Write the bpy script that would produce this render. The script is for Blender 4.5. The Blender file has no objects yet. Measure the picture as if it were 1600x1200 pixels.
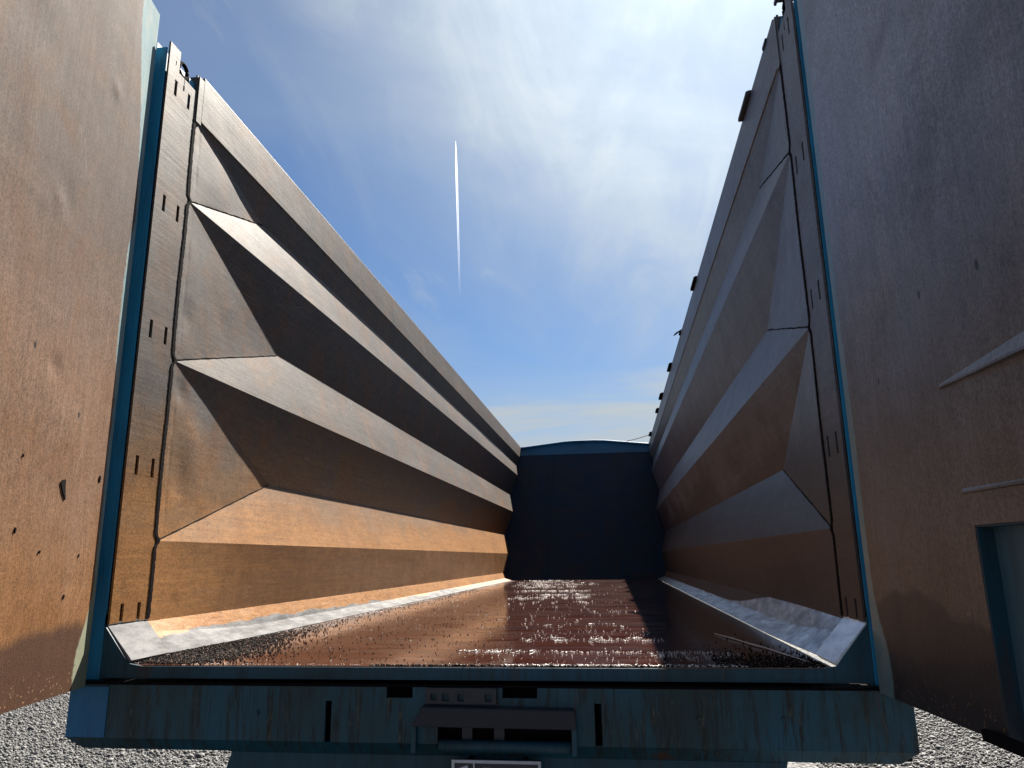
import bpy, bmesh, math, random
import numpy as np
from mathutils import Vector, Matrix
random.seed(7); RNG = np.random.default_rng(7)
SC = bpy.context.scene
COL = SC.collection

# ------------------------------------------------------------------ camera
cam = bpy.data.cameras.new("camera"); camo = bpy.data.objects.new("camera", cam); COL.objects.link(camo)
R_ = Vector((0.9908, 0.1347, -0.0138)); U_ = Vector((0.0444, -0.2266, 0.9730)); F_ = Vector((-0.1279, 0.9646, 0.2305))
m = Matrix((R_, U_, -F_)).transposed().to_4x4(); m.translation = Vector((0.4866, -2.3849, 0.3205))
camo.matrix_world = m
cam.sensor_width = 36.0; cam.lens = 1155.23 / 1600 * 36; cam.clip_start = 0.02; cam.clip_end = 20000
SC.camera = camo

# ------------------------------------------------------------------ light
SUN = Vector((0.245, 0.93, 1.0)).normalized()
ELEV = math.asin(SUN.z); AZ = math.atan2(SUN.x, SUN.y)
SKY_STRENGTH = 0.05
SUN_STRENGTH = 5.0
EXPOSURE = 1.9
sl = bpy.data.lights.new("sun", 'SUN'); slo = bpy.data.objects.new("sun", sl); COL.objects.link(slo)
sl.energy = SUN_STRENGTH; sl.angle = math.radians(0.5); sl.color = (1.0, 0.93, 0.83)
slo.rotation_euler = SUN.to_track_quat('Z', 'Y').to_euler(); slo.location = (3, 3, 12)
SC.view_settings.view_transform = 'Standard'; SC.view_settings.look = 'None'
SC.view_settings.exposure = EXPOSURE; SC.view_settings.gamma = 1.0; SC.view_settings.use_curve_mapping = False
try:
    SC.cycles.max_bounces = 8; SC.cycles.diffuse_bounces = 2; SC.cycles.transparent_max_bounces = 8
    SC.cycles.sample_clamp_indirect = 6.0
except Exception: pass


class NT:
    """small helper round a node tree"""
    def __init__(s, nt): s.nt = nt; s.N = nt.nodes; s.L = nt.links
    def n(s, t, ins=None, **kw):
        x = s.N.new(t)
        for k, v in kw.items(): setattr(x, k, v)
        for k, v in (ins or {}).items():
            if isinstance(v, bpy.types.NodeSocket): s.L.new(v, x.inputs[k])
            else: x.inputs[k].default_value = v
        return x
    def math(s, op, a, b=0.0, c=0.0, clamp=False):
        return s.n('ShaderNodeMath', {0: a, 1: b, 2: c}, operation=op, use_clamp=clamp).outputs[0]
    def ramp(s, v, a, b, lo=0.0, hi=1.0, smooth=True):
        return s.n('ShaderNodeMapRange', {0: v, 1: a, 2: b, 3: lo, 4: hi}, interpolation_type='SMOOTHSTEP' if smooth else 'LINEAR').outputs[0]
    def mix(s, f, a, b, blend='MIX'):
        x = s.n('ShaderNodeMix', data_type='RGBA', blend_type=blend)
        for i, v in ((0, f), (6, a), (7, b)):
            if isinstance(v, bpy.types.NodeSocket): s.L.new(v, x.inputs[i])
            else: x.inputs[i].default_value = (*v, 1) if isinstance(v, tuple) and len(v) == 3 else v
        return x.outputs[2]
    def vmap(s, vec, scale=(1, 1, 1), loc=(0, 0, 0), rot=(0, 0, 0)):
        return s.n('ShaderNodeMapping', {'Vector': vec, 'Scale': scale, 'Location': loc, 'Rotation': rot}).outputs[0]
    def noise(s, vec, scale=1.0, detail=4.0, rough=0.55, dist=0.0, col=False):
        x = s.n('ShaderNodeTexNoise', {'Vector': vec, 'Scale': scale, 'Detail': detail, 'Roughness': rough, 'Distortion': dist})
        return x.outputs['Color' if col else 0]
    def voro(s, vec, scale=1.0, feature='F1', rnd=1.0):
        return s.n('ShaderNodeTexVoronoi', {'Vector': vec, 'Scale': scale, 'Randomness': rnd}, feature=feature).outputs[0]
    def sep(s, vec): return s.n('ShaderNodeSeparateXYZ', {0: vec}).outputs


# ------------------------------------------------------------------ world
W = bpy.data.worlds.new("World"); SC.world = W; W.use_nodes = True
t = NT(W.node_tree); t.N.clear()
sky = t.n('ShaderNodeTexSky', sky_type='NISHITA', sun_disc=False, sun_elevation=ELEV, sun_rotation=AZ)
sky.air_density = 1.0; sky.dust_density = 0.7; sky.ozone_density = 2.5; sky.altitude = 300
dirv = t.n('ShaderNodeTexCoord').outputs['Generated']
dn = t.n('ShaderNodeVectorMath', {0: dirv}, operation='NORMALIZE').outputs[0]
s3 = t.sep(dn)
zz = t.math('ADD', t.math('MAXIMUM', s3[2], 0.0), 0.12)
px = t.math('DIVIDE', s3[0], zz); py = t.math('DIVIDE', s3[1], zz)
pv = t.n('ShaderNodeCombineXYZ', {0: px, 1: py, 2: 0.0}).outputs[0]
sund = t.n('ShaderNodeVectorMath', {0: dn, 1: tuple(SUN)}, operation='DOT_PRODUCT').outputs['Value']
c_big = t.noise(t.vmap(pv, (0.9, 0.5, 1), (3.1, 0.4, 0), (0, 0, 0.5)), 1.3, 6, 0.55, 0.9)
c_fine = t.noise(t.vmap(pv, (2.6, 0.8, 1), (1.2, 5.0, 0), (0, 0, -0.25)), 2.0, 8, 0.60, 0.7)
c_low = t.noise(t.vmap(pv, (0.55, 1.2, 1), (0.2, 2.0, 0)), 1.1, 6, 0.6, 0.5)
near = t.ramp(sund, 0.74, 0.985)                     # thin cloud thickens towards the sun side of the sky
cov = t.math('ADD', t.math('MULTIPLY', t.ramp(c_big, 0.36, 0.70), 0.55), t.math('MULTIPLY', t.ramp(c_fine, 0.38, 0.78), 0.45))
veil = t.math('MULTIPLY', near, t.math('ADD', 0.45, t.math('MULTIPLY', cov, 0.75)), clamp=True)
wisps = t.math('MULTIPLY', t.ramp(c_fine, 0.36, 0.84), t.ramp(c_low, 0.28, 0.66))
low = t.math('MULTIPLY', t.ramp(s3[2], 0.31, 0.19), t.math('ADD', 0.40, t.math('MULTIPLY', t.ramp(c_low, 0.38, 0.60), 0.65)))
haze = t.math('MULTIPLY', t.ramp(c_big, 0.26, 0.62), 0.24)
amt = t.math('MAXIMUM', t.math('MAXIMUM', veil, haze), t.math('MAXIMUM', t.math('MULTIPLY', wisps, 0.6), t.math('MULTIPLY', low, 0.95)))
glow = t.math('POWER', t.math('MAXIMUM', sund, 0.0), 14.0)
cbr = t.math('ADD', 3.05, t.math('MULTIPLY', glow, 4.2))
ccol = t.n('ShaderNodeVectorMath', {0: (0.88, 0.98, 1.05), 'Scale': cbr}, operation='SCALE').outputs[0]
skyc = t.mix(1.0, sky.outputs[0], (0.295, 0.415, 0.53), 'MULTIPLY')
fin = t.mix(amt, skyc, ccol)
t.L.new(t.n('ShaderNodeBackground', {'Color': fin, 'Strength': SKY_STRENGTH}).outputs[0],
        t.n('ShaderNodeOutputWorld').inputs[0])


# ------------------------------------------------------------------ materials
def new_mat(name):
    mt = bpy.data.materials.new(name); mt.use_nodes = True
    k = NT(mt.node_tree); k.N.clear()
    k.out = k.n('ShaderNodeOutputMaterial')
    k.b = k.n('ShaderNodeBsdfPrincipled'); k.L.new(k.b.outputs[0], k.out.inputs[0])
    k.oc = k.n('ShaderNodeTexCoord').outputs['Object']
    k.mt = mt
    return k
def setb(k, **kw):
    for a, v in kw.items():
        i = k.b.inputs[a.replace('_', ' ')]
        if isinstance(v, bpy.types.NodeSocket): k.L.new(v, i)
        else: i.default_value = (*v, 1) if isinstance(v, tuple) else v
def bump(k, h, strength, dist=0.01, prev=None):
    x = k.n('ShaderNodeBump', {'Height': h, 'Strength': strength, 'Distance': dist})
    if prev is not None: k.L.new(prev, x.inputs['Normal'])
    return x.outputs[0]

def rust_mat(name, low, mid, high, axis='Y', zr=(0.36, 0.98), stain=None, silver=None, paint=None, rough=0.56, metal=0.04, spec=0.16, zoff=0.0):
    """load-worn steel: orange below, grey brown above, brushed along the way the load slides"""
    k = new_mat(name); oc = k.oc; s = k.sep(oc); z = s[2]
    st = (7.0, 0.35, 7.0) if axis == 'Y' else (9.0, 9.0, 0.5)
    st2 = (60, 2.2, 60) if axis == 'Y' else (70, 70, 3.0)
    big = k.noise(oc, 1.3, 5, 0.6, 0.4)
    streak = k.noise(k.vmap(oc, st), 1.0, 6, 0.62, 0.3)
    fine = k.noise(k.vmap(oc, st2), 1.0, 4, 0.6)
    grain = k.noise(oc, 190, 3, 0.7)
    cloth = k.noise(k.vmap(oc, (260, 160, 260)), 1.0, 2, 0.8)
    zz = k.math('SUBTRACT', z, k.math('MULTIPLY', s[1], 0.028 if axis == 'Y' else 0.0))
    zz = k.math('ADD', zz, k.math('MULTIPLY', k.math('SUBTRACT', big, 0.5), 0.8))
    zz = k.math('ADD', zz, k.math('MULTIPLY', k.math('SUBTRACT', streak, 0.5), 0.45))
    c = k.mix(k.ramp(zz, zr[0], (zr[0] + zr[1]) / 2), low, mid)
    c = k.mix(k.ramp(zz, (zr[0] + zr[1]) / 2, zr[1]), c, high)
    patches = k.ramp(k.noise(oc, 4.2, 6, 0.65, 0.8), 0.42, 0.72)
    c = k.mix(k.math('MULTIPLY', patches, 0.45), c, (low[0] * 0.66, low[1] * 0.58, low[2] * 0.5))
    v = k.math('ADD', 0.45, k.math('MULTIPLY', streak, 0.5))
    v = k.math('ADD', v, k.math('MULTIPLY', k.math('SUBTRACT', fine, 0.5), 0.55))
    v = k.math('ADD', v, k.math('MULTIPLY', k.math('SUBTRACT', grain, 0.5), 1.7))
    v = k.math('ADD', v, k.math('MULTIPLY', k.math('SUBTRACT', k.noise(k.vmap(oc, (1, 0.4, 1) if axis == 'Y' else (1, 1, 0.45)), 34, 4, 0.65), 0.5), 0.75))
    v = k.math('ADD', v, k.math('MULTIPLY', k.math('SUBTRACT', big, 0.5), 0.5))
    v = k.math('ADD', v, 0.28)
    v = k.math('ADD', v, k.math('MULTIPLY', k.math('SUBTRACT', k.ramp(k.noise(k.vmap(oc, (1, 0.6, 1) if axis == 'Y' else (1, 1, 0.6)), 130, 2, 0.7), 0.36, 0.64), 0.5), 0.34))
    g = k.n('ShaderNodeCombineColor', {0: v, 1: v, 2: v}).outputs[0]
    c = k.mix(1.0, c, g, 'MULTIPLY')
    c = k.mix(1.0, c, (0.64, 0.61, 0.575), 'MULTIPLY')
    # pale scratches
    sc = k.n('ShaderNodeTexVoronoi', {'Vector': k.vmap(k.mix(0.02, oc, k.noise(oc, 2, 2, 0.5, 0, True)), (7, 7, 0.7) if axis == 'Z' else (6, 0.7, 9), (0, 0, 0), (0.35, 0, 0)), 'Scale': 3.0}, feature='DISTANCE_TO_EDGE').outputs[0]
    scm = k.math('MULTIPLY', k.ramp(sc, 0.012, 0.003), k.ramp(k.noise(oc, 3.3, 3), 0.5, 0.7))
    c = k.mix(k.math('MULTIPLY', scm, 0.16), c, (0.55, 0.47, 0.40))
    # small dark chips
    ch = k.voro(k.vmap(oc, (9, 9, 5)), 1.0)
    chm = k.math('MULTIPLY', k.ramp(ch, 0.075, 0.05), k.ramp(k.noise(oc, 2.7, 2), 0.56, 0.62))
    c = k.mix(chm, c, (0.012, 0.010, 0.012))
    rg = k.math('ADD', rough - 0.10, k.math('MULTIPLY', streak, 0.22))
    met = metal
    if stain:
        n_ = k.noise(k.vmap(oc, (3.5, 3.5, 1.4)), 1.0, 5, 0.6, 0.3)
        if len(stain) > 3:      # outline of the wet tide mark along the door
            hump = k.math('MULTIPLY', k.math('SUBTRACT', 1.0, k.math('ABSOLUTE', k.math('MULTIPLY', k.math('SUBTRACT', s[0], stain[3]), 3.2)), clamp=True), stain[4])
            zs = k.math('SUBTRACT', z, hump)
        else: zs = z
        zs = k.math('ADD', zs, k.math('MULTIPLY', k.math('SUBTRACT', n_, 0.5), stain[2]))
        sm = k.ramp(zs, stain[0] + stain[1], stain[0] - stain[1])
        wet = k.mix(k.ramp(grain, 0.35, 0.75), *((0.030, 0.016, 0.012), (0.075, 0.036, 0.022)) if len(stain) < 4 else ((0.014, 0.013, 0.018), (0.036, 0.030, 0.034)))
        c = k.mix(k.math('MULTIPLY', sm, 0.86), c, wet)
        crust = k.math('MULTIPLY', k.ramp(k.math('ADD', z, k.math('MULTIPLY', k.noise(oc, 22, 4), 0.10)), 0.085, 0.03), k.ramp(k.voro(oc, 70), 0.25, 0.12))
        c = k.mix(crust, c, (0.22, 0.12, 0.07))
    if paint:      # paint still shows near the hinge edge of the door: width profile along z
        e = k.math('ADD', s[0], k.math('MULTIPLY', k.math('SUBTRACT', k.noise(k.vmap(oc, (1, 1, 1)), 2.2, 3, 0.6), 0.5), 0.040))
        e = k.math('ADD', e, k.math('MULTIPLY', k.math('SUBTRACT', k.noise(oc, 38, 4, 0.7), 0.5), 0.022))
        wd = k.math('ADD', paint[0], k.math('MULTIPLY', k.ramp(z, 1.6, 2.45), paint[1]))
        wd = k.math('ADD', wd, k.math('MULTIPLY', k.ramp(z, 0.25, 0.0), paint[2]))
        wd = k.math('ADD', wd, k.math('MULTIPLY', k.math('MULTIPLY', k.ramp(z, 0.85, 1.1), k.ramp(z, 1.6, 1.4)), paint[4]))
        pm = k.ramp(k.math('SUBTRACT', e, wd), 0.006, -0.006)
        pc = k.mix(k.ramp(k.noise(k.vmap(oc, (30, 30, 9)), 1.0, 5, 0.7), 0.35, 0.7), (0.11, 0.205, 0.235), (0.19, 0.235, 0.23))
        pc = k.mix(k.math('MULTIPLY', k.ramp(z, 0.5, 0.1), paint[3]), pc, (0.20, 0.21, 0.15))
        pc = k.mix(k.math('MULTIPLY', k.ramp(k.noise(oc, 85, 3, 0.7), 0.55, 0.68), 0.6), pc, (0.16, 0.12, 0.09))
        c = k.mix(pm, c, pc)
    if silver:     # bare polished steel where the load scours
        n_ = k.noise(k.vmap(oc, (3, 3.2, 3)), 1.0, 5, 0.62, 0.2)
        ax = k.math('ABSOLUTE', s[0])
        lim = k.math('ADD', z, k.math('MULTIPLY', k.math('SUBTRACT', n_, 0.5), silver[1]))
        wd = k.math('SUBTRACT', silver[0], k.math('MULTIPLY', k.ramp(s[1], silver[2], silver[3]), silver[4]))
        sm = k.ramp(k.math('SUBTRACT', lim, wd), 0.004, -0.004)
        sm = k.math('MULTIPLY', sm, k.ramp(s[1], 9.5, 5.0, 0.15, 1))
        sc_ = k.mix(k.ramp(k.noise(k.vmap(oc, (18, 6, 18)), 1.0, 6, 0.7), 0.3, 0.75), *silver[5])
        sc_ = k.mix(k.math('MULTIPLY', k.ramp(k.noise(oc, 240, 2, 0.8), 0.56, 0.66), 0.45), sc_, (0.16, 0.14, 0.13))
        c = k.mix(sm, c, sc_)
        met = k.math('ADD', metal, k.math('MULTIPLY', sm, silver[6]))
        rg = k.mix(sm, rg, silver[7])
    nb = bump(k, fine, 0.16, 0.004)
    if silver: nb = bump(k, k.noise(k.vmap(oc, (12, 5, 12)), 1.0, 5, 0.6, 0.4), 0.6, 0.012, nb)
    nb = bump(k, cloth, 0.22, 0.002, nb)
    nb = bump(k, k.noise(oc, 3.0, 3, 0.5), 0.18, 0.03, nb)
    setb(k, Base_Color=c, Metallic=met, Roughness=rg, Normal=nb, Specular_IOR_Level=spec)
    return k.mt

def paint_mat(name, c0, c1, dirt=0.4, rough=0.45, spec=0.4):
    k = new_mat(name); oc = k.oc
    v = k.noise(k.vmap(oc, (1.6, 1.6, 1.0)), 1.4, 5, 0.6, 0.5)
    st = k.noise(k.vmap(oc, (55, 14, 4.5)), 1.0, 7, 0.72, 0.5)
    fin_ = k.noise(k.vmap(oc, (120, 120, 18)), 1.0, 4, 0.7)
    c = k.mix(k.ramp(v, 0.35, 0.68), c0, c1)
    c = k.mix(k.math('MULTIPLY', k.ramp(st, 0.46, 0.66), dirt), c, (0.003, 0.006, 0.006))
    lt = k.math('MULTIPLY', k.ramp(k.math('MULTIPLY', st, fin_), 0.31, 0.42), dirt)
    c = k.mix(lt, c, (0.06, 0.06, 0.045))
    ru = k.math('MULTIPLY', k.ramp(k.noise(k.vmap(oc, (9, 9, 0.8)), 1.0, 6, 0.65, 0.6), 0.61, 0.68), dirt)
    c = k.mix(ru, c, (0.035, 0.016, 0.010))
    setb(k, Base_Color=c, Roughness=k.math('ADD', rough, k.math('MULTIPLY', st, 0.25)), Specular_IOR_Level=spec,
         Normal=bump(k, st, 0.25, 0.003))
    return k.mt

LOW, MID, HIGH = (0.345, 0.170, 0.058), (0.200, 0.124, 0.070), (0.104, 0.095, 0.093)
M = {}
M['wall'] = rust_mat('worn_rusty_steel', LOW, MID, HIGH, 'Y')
M['wallR'] = rust_mat('shade_toned_rusty_steel_right', (0.068, 0.047, 0.046), (0.068, 0.060, 0.068), (0.17, 0.165, 0.185), 'Y', spec=0.35, rough=0.48)  # right wall's shade and glare veil put into a darker, cooler rust
M['chamL'] = rust_mat('scoured_steel_left', LOW, MID, HIGH, 'Y', silver=(0.066, 0.075, 0.6, 4.0, 0.035, ((0.040, 0.041, 0.045), (0.165, 0.166, 0.170)), 0.02, (0.75, 0.75, 0.75)))
M['chamR'] = rust_mat('scoured_steel_right_sky_tint', (0.12, 0.072, 0.052), MID, HIGH, 'Y', silver=(0.16, 0.02, 0.8, 2.9, 0.12, ((0.26, 0.30, 0.35), (0.80, 0.86, 0.95)), 0.4, (0.38, 0.38, 0.38)))  # rust toned for shade; bare steel's sky sheen put in as pale blue
M['doorL'] = rust_mat('worn_door_steel_left', (0.265, 0.132, 0.056), (0.215, 0.136, 0.096), (0.120, 0.096, 0.089), 'Z', (0.0, 1.6),
                      stain=(0.135, 0.02, 0.10), paint=(0.018, 0.12, 0.07, 1.0, 0.028), metal=0.0, rough=0.78, spec=0.08)
M['doorR'] = rust_mat('worn_door_steel_right_glare_grey', (0.150, 0.115, 0.105), (0.205, 0.180, 0.188), (0.36, 0.35, 0.38), 'Z', (0.0, 1.6),  # worn rust greyed and paled upwards: glare veil put into the colour
                      stain=(0.17, 0.012, 0.12, 0.30, 0.07), paint=(0.034, 0.008, 0.06, 0.0, 0.0), metal=0.25, rough=0.40, spec=0.6)
M['blue'] = paint_mat('blue_paint', (0.004, 0.17, 0.31), (0.003, 0.12, 0.23), 0.3)
M['beam'] = paint_mat('scuffed_teal_paint', (0.002, 0.058, 0.100), (0.003, 0.022, 0.028), 1.0)
M['brightblue'] = paint_mat('bright_blue_paint', (0.003, 0.11, 0.24), (0.003, 0.08, 0.18), 0.2)
M['sill'] = paint_mat('grimy_sill_paint', (0.002, 0.050, 0.090), (0.003, 0.028, 0.045), 0.5)
M['paleblue'] = paint_mat('faded_pale_blue_paint', (0.10, 0.20, 0.24), (0.14, 0.21, 0.23), 0.3)
M['hatch'] = paint_mat('faded_hatch_paint', (0.022, 0.070, 0.115), (0.045, 0.090, 0.115), 0.3)
M['front'] = paint_mat('dark_front_paint', (0.006, 0.018, 0.036), (0.020, 0.018, 0.024), 0.3, 0.55, 0.15)
M['frontcap'] = paint_mat('front_cap_paint', (0.006, 0.07, 0.13), (0.004, 0.05, 0.09), 0.3)
def plain(name, col, rough=0.6, metal=0.0, var=0.4, spec=0.5):
    k = new_mat(name)
    n_ = k.noise(k.oc, 30, 5, 0.65)
    c = k.mix(n_, tuple(x * (1 - var) for x in col), tuple(min(1, x * (1 + var)) for x in col))
    setb(k, Base_Color=c, Roughness=rough, Metallic=metal, Specular_IOR_Level=spec, Normal=bump(k, n_, 0.3, 0.003))
    return k.mt
M['dark'] = plain('sooty_steel_and_shade', (0.006, 0.005, 0.006), 0.95, spec=0.05)
M['weld'] = plain('dirty_weld', (0.010, 0.007, 0.006), 0.95, spec=0.05)
M['grey'] = plain('grey_worn_steel', (0.022, 0.025, 0.032), 0.6, 0.2)
M['hood'] = plain('oily_dark_hood', (0.010, 0.012, 0.020), 0.7)
M['platewhite'] = plain('plate_frame_grey_white', (0.38, 0.39, 0.43), 0.5)
M['platedark'] = plain('plate_dark_face', (0.015, 0.017, 0.025), 0.5)
M['tyre'] = plain('tyre_rubber', (0.02, 0.02, 0.02), 0.8)
M['rope'] = plain('cord_fibre', (0.05, 0.055, 0.06), 0.9)
M['bare'] = plain('bright_bare_steel', (0.40, 0.40, 0.40), 0.5, 0.3, 0.15)

# wet floor
k = new_mat('wet_rusty_floor'); oc = k.oc; s = k.sep(oc)
n1 = k.noise(k.vmap(oc, (1.0, 2.2, 1)), 2.0, 7, 0.65, 0.6)
n2 = k.noise(k.vmap(oc, (1.5, 7.0, 1), (3, 1, 0)), 1.3, 6, 0.62, 0.8)
gr = k.noise(oc, 160, 4, 0.7)
c = k.mix(k.ramp(n1, 0.34, 0.68), (0.028, 0.0080, 0.0055), (0.048, 0.015, 0.009))
c = k.mix(k.ramp(n2, 0.55, 0.68), c, (0.014, 0.007, 0.006))
c = k.mix(k.math('MULTIPLY', k.ramp(gr, 0.5, 0.72), 0.30), c, (0.09, 0.04, 0.024))
sandy = k.math('MULTIPLY', k.ramp(k.math('ADD', s[0], k.math('MULTIPLY', n1, 0.5)), -0.72, -0.92), k.ramp(s[1], 7.5, 1.5, 0.6, 1))
c = k.mix(k.math('MULTIPLY', sandy, 0.5), c, (0.085, 0.060, 0.048))
wet = k.ramp(n2, 0.36, 0.56)
rg = k.math('ADD', 0.055, k.math('MULTIPLY', wet, 0.075))
rg = k.math('ADD', rg, k.math('MULTIPLY', sandy, 0.5))
setb(k, Base_Color=c, Roughness=rg, Specular_IOR_Level=0.85,
     Normal=bump(k, k.noise(k.vmap(oc, (4, 9, 1)), 1.0, 3, 0.5), 0.04, 0.003, bump(k, gr, 0.02, 0.001)))
M['floor'] = k.mt

# gravel ground
k = new_mat('grey_gravel'); oc = k.oc
v1 = k.n('ShaderNodeTexVoronoi', {'Vector': oc, 'Scale': 26.0})
v2 = k.n('ShaderNodeTexVoronoi', {'Vector': oc, 'Scale': 60.0})
b = k.sep(v1.outputs['Color'])[0]
c = k.mix(b, (0.05, 0.055, 0.06), (0.25, 0.25, 0.25))
c = k.mix(k.ramp(v1.outputs[0], 0.35, 0.7), c, (0.04, 0.04, 0.04))
c = k.mix(k.math('MULTIPLY', k.ramp(k.noise(oc, 0.5, 4), 0.4, 0.7), 0.25), c, (0.16, 0.15, 0.13))
hh = k.math('ADD', k.math('MULTIPLY', v1.outputs[0], -1.0), k.math('MULTIPLY', v2.outputs[0], -0.4))
setb(k, Base_Color=c, Roughness=0.85, Normal=bump(k, hh, 1.0, 0.03))
M['gravel'] = k.mt
k = new_mat('gravel_stone')
rnd = k.n('ShaderNodeAttribute', attribute_name='tone').outputs['Fac']
c = k.mix(rnd, (0.018, 0.020, 0.023), (0.19, 0.19, 0.19))
c = k.mix(k.math('MULTIPLY', k.noise(k.oc, 120, 3), 0.3), c, (0.2, 0.19, 0.18))
setb(k, Base_Color=c, Roughness=0.75)
M['stone'] = k.mt
k = new_mat('grit_glint_white')
rnd = k.n('ShaderNodeAttribute', attribute_name='tone').outputs['Fac']
setb(k, Base_Color=k.mix(rnd, (0.42, 0.38, 0.35), (0.92, 0.91, 0.90)), Roughness=0.28, Specular_IOR_Level=0.8)  # near-white grains: sun glints on the wet floor put into their colour
M['pale'] = k.mt
k = new_mat('grit_dark')
rnd = k.n('ShaderNodeAttribute', attribute_name='tone').outputs['Fac']
setb(k, Base_Color=k.mix(k.ramp(rnd, 0.72, 1.0), (0.008, 0.006, 0.006), (0.16, 0.11, 0.085)), Roughness=0.85, Specular_IOR_Level=0.12)
M['darkgrit'] = k.mt


# ------------------------------------------------------------------ mesh helpers
def link(name, me, mat, parent=None, label=None):
    o = bpy.data.objects.new(name, me); COL.objects.link(o)
    if mat is not None: me.materials.append(mat)
    if parent is not None: o.parent = parent
    if label: o['label'] = label
    return o
def empty(name, loc=(0, 0, 0), rz=0.0, parent=None):
    o = bpy.data.objects.new(name, None); COL.objects.link(o); o.location = loc; o.rotation_euler = (0, 0, rz)
    o.empty_display_size = 0.2
    if parent is not None: o.parent = parent
    return o
def tag(o, label=None, cat=None, group=None, kind=None):
    for a, v in (('label', label), ('category', cat), ('group', group), ('kind', kind)):
        if v: o[a] = v
    return o
def pydata(name, V, F, mat, parent=None, label=None, smooth=False):
    me = bpy.data.meshes.new(name); me.from_pydata([tuple(v) for v in V], [], F); me.update()
    if smooth:
        for p in me.polygons: p.use_smooth = True
    return link(name, me, mat, parent, label)
class MB:
    def __init__(s): s.V = []; s.F = []
    def box(s, x0, x1, y0, y1, z0, z1):
        b_ = len(s.V); s.V += [(x, y, z) for x in (x0, x1) for y in (y0, y1) for z in (z0, z1)]
        s.F += [tuple(b_ + i for i in f) for f in ((0, 1, 3, 2), (4, 6, 7, 5), (0, 4, 5, 1), (2, 3, 7, 6), (0, 2, 6, 4), (1, 5, 7, 3))]
        return s
    def poly(s, P, off):
        """polygon P extruded by off"""
        b_ = len(s.V); n_ = len(P); s.V += [tuple(p) for p in P] + [tuple(Vector(p) + Vector(off)) for p in P]
        s.F += [tuple(b_ + i for i in range(n_)), tuple(b_ + n_ + i for i in reversed(range(n_)))]
        s.F += [(b_ + i, b_ + n_ + i, b_ + n_ + (i + 1) % n_, b_ + (i + 1) % n_) for i in range(n_)]
        return s
    def tube(s, pts, r, n_=10, close=False):
        pts = [Vector(p) for p in pts]; b_ = len(s.V); L_ = len(pts)
        for i, p in enumerate(pts):
            a = pts[(i + 1) % L_] if (close or i < L_ - 1) else p
            c_ = pts[i - 1] if (close or i > 0) else p
            d = (a - c_).normalized(); u = d.orthogonal().normalized() if abs(d.z) > 0.9 else d.cross(Vector((0, 0, 1))).normalized()
            w = d.cross(u)
            rr = r[i] if isinstance(r, (list, tuple)) else r
            for j in range(n_):
                q = 2 * math.pi * j / n_; s.V.append(tuple(p + (u * math.cos(q) + w * math.sin(q)) * rr))
        for i in range(L_ if close else L_ - 1):
            for j in range(n_):
                a0 = b_ + i * n_; a1 = b_ + ((i + 1) % L_) * n_
                s.F.append((a0 + j, a0 + (j + 1) % n_, a1 + (j + 1) % n_, a1 + j))
        if not close:
            s.F += [tuple(b_ + j for j in reversed(range(n_))), tuple(b_ + (L_ - 1) * n_ + j for j in range(n_))]
        return s
    def build(s, name, mat, parent=None, label=None, bevel=0.0, smooth=False):
        me = bpy.data.meshes.new(name); me.from_pydata(s.V, [], s.F)
        bm = bmesh.new(); bm.from_mesh(me); bmesh.ops.recalc_face_normals(bm, faces=bm.faces); bm.to_mesh(me); bm.free()
        if smooth:
            for p in me.polygons: p.use_smooth = True
        o = link(name, me, mat, parent, label)
        if bevel:
            md = o.modifiers.new('bevel', 'BEVEL'); md.width = bevel; md.segments = 2; md.limit_method = 'ANGLE'
        return o
def fnoise(P, seed, sc=1.0):
    """cheap smooth value noise from a few sine waves (numpy)"""
    r = np.random.default_rng(seed); h = np.zeros(len(P))
    for i in range(7):
        w = r.normal(size=3) * sc * (1 + i * 0.6); h += np.sin(P @ w + r.uniform(0, 6.28)) / (1 + i * 0.6)
    return h / 2.5
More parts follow.
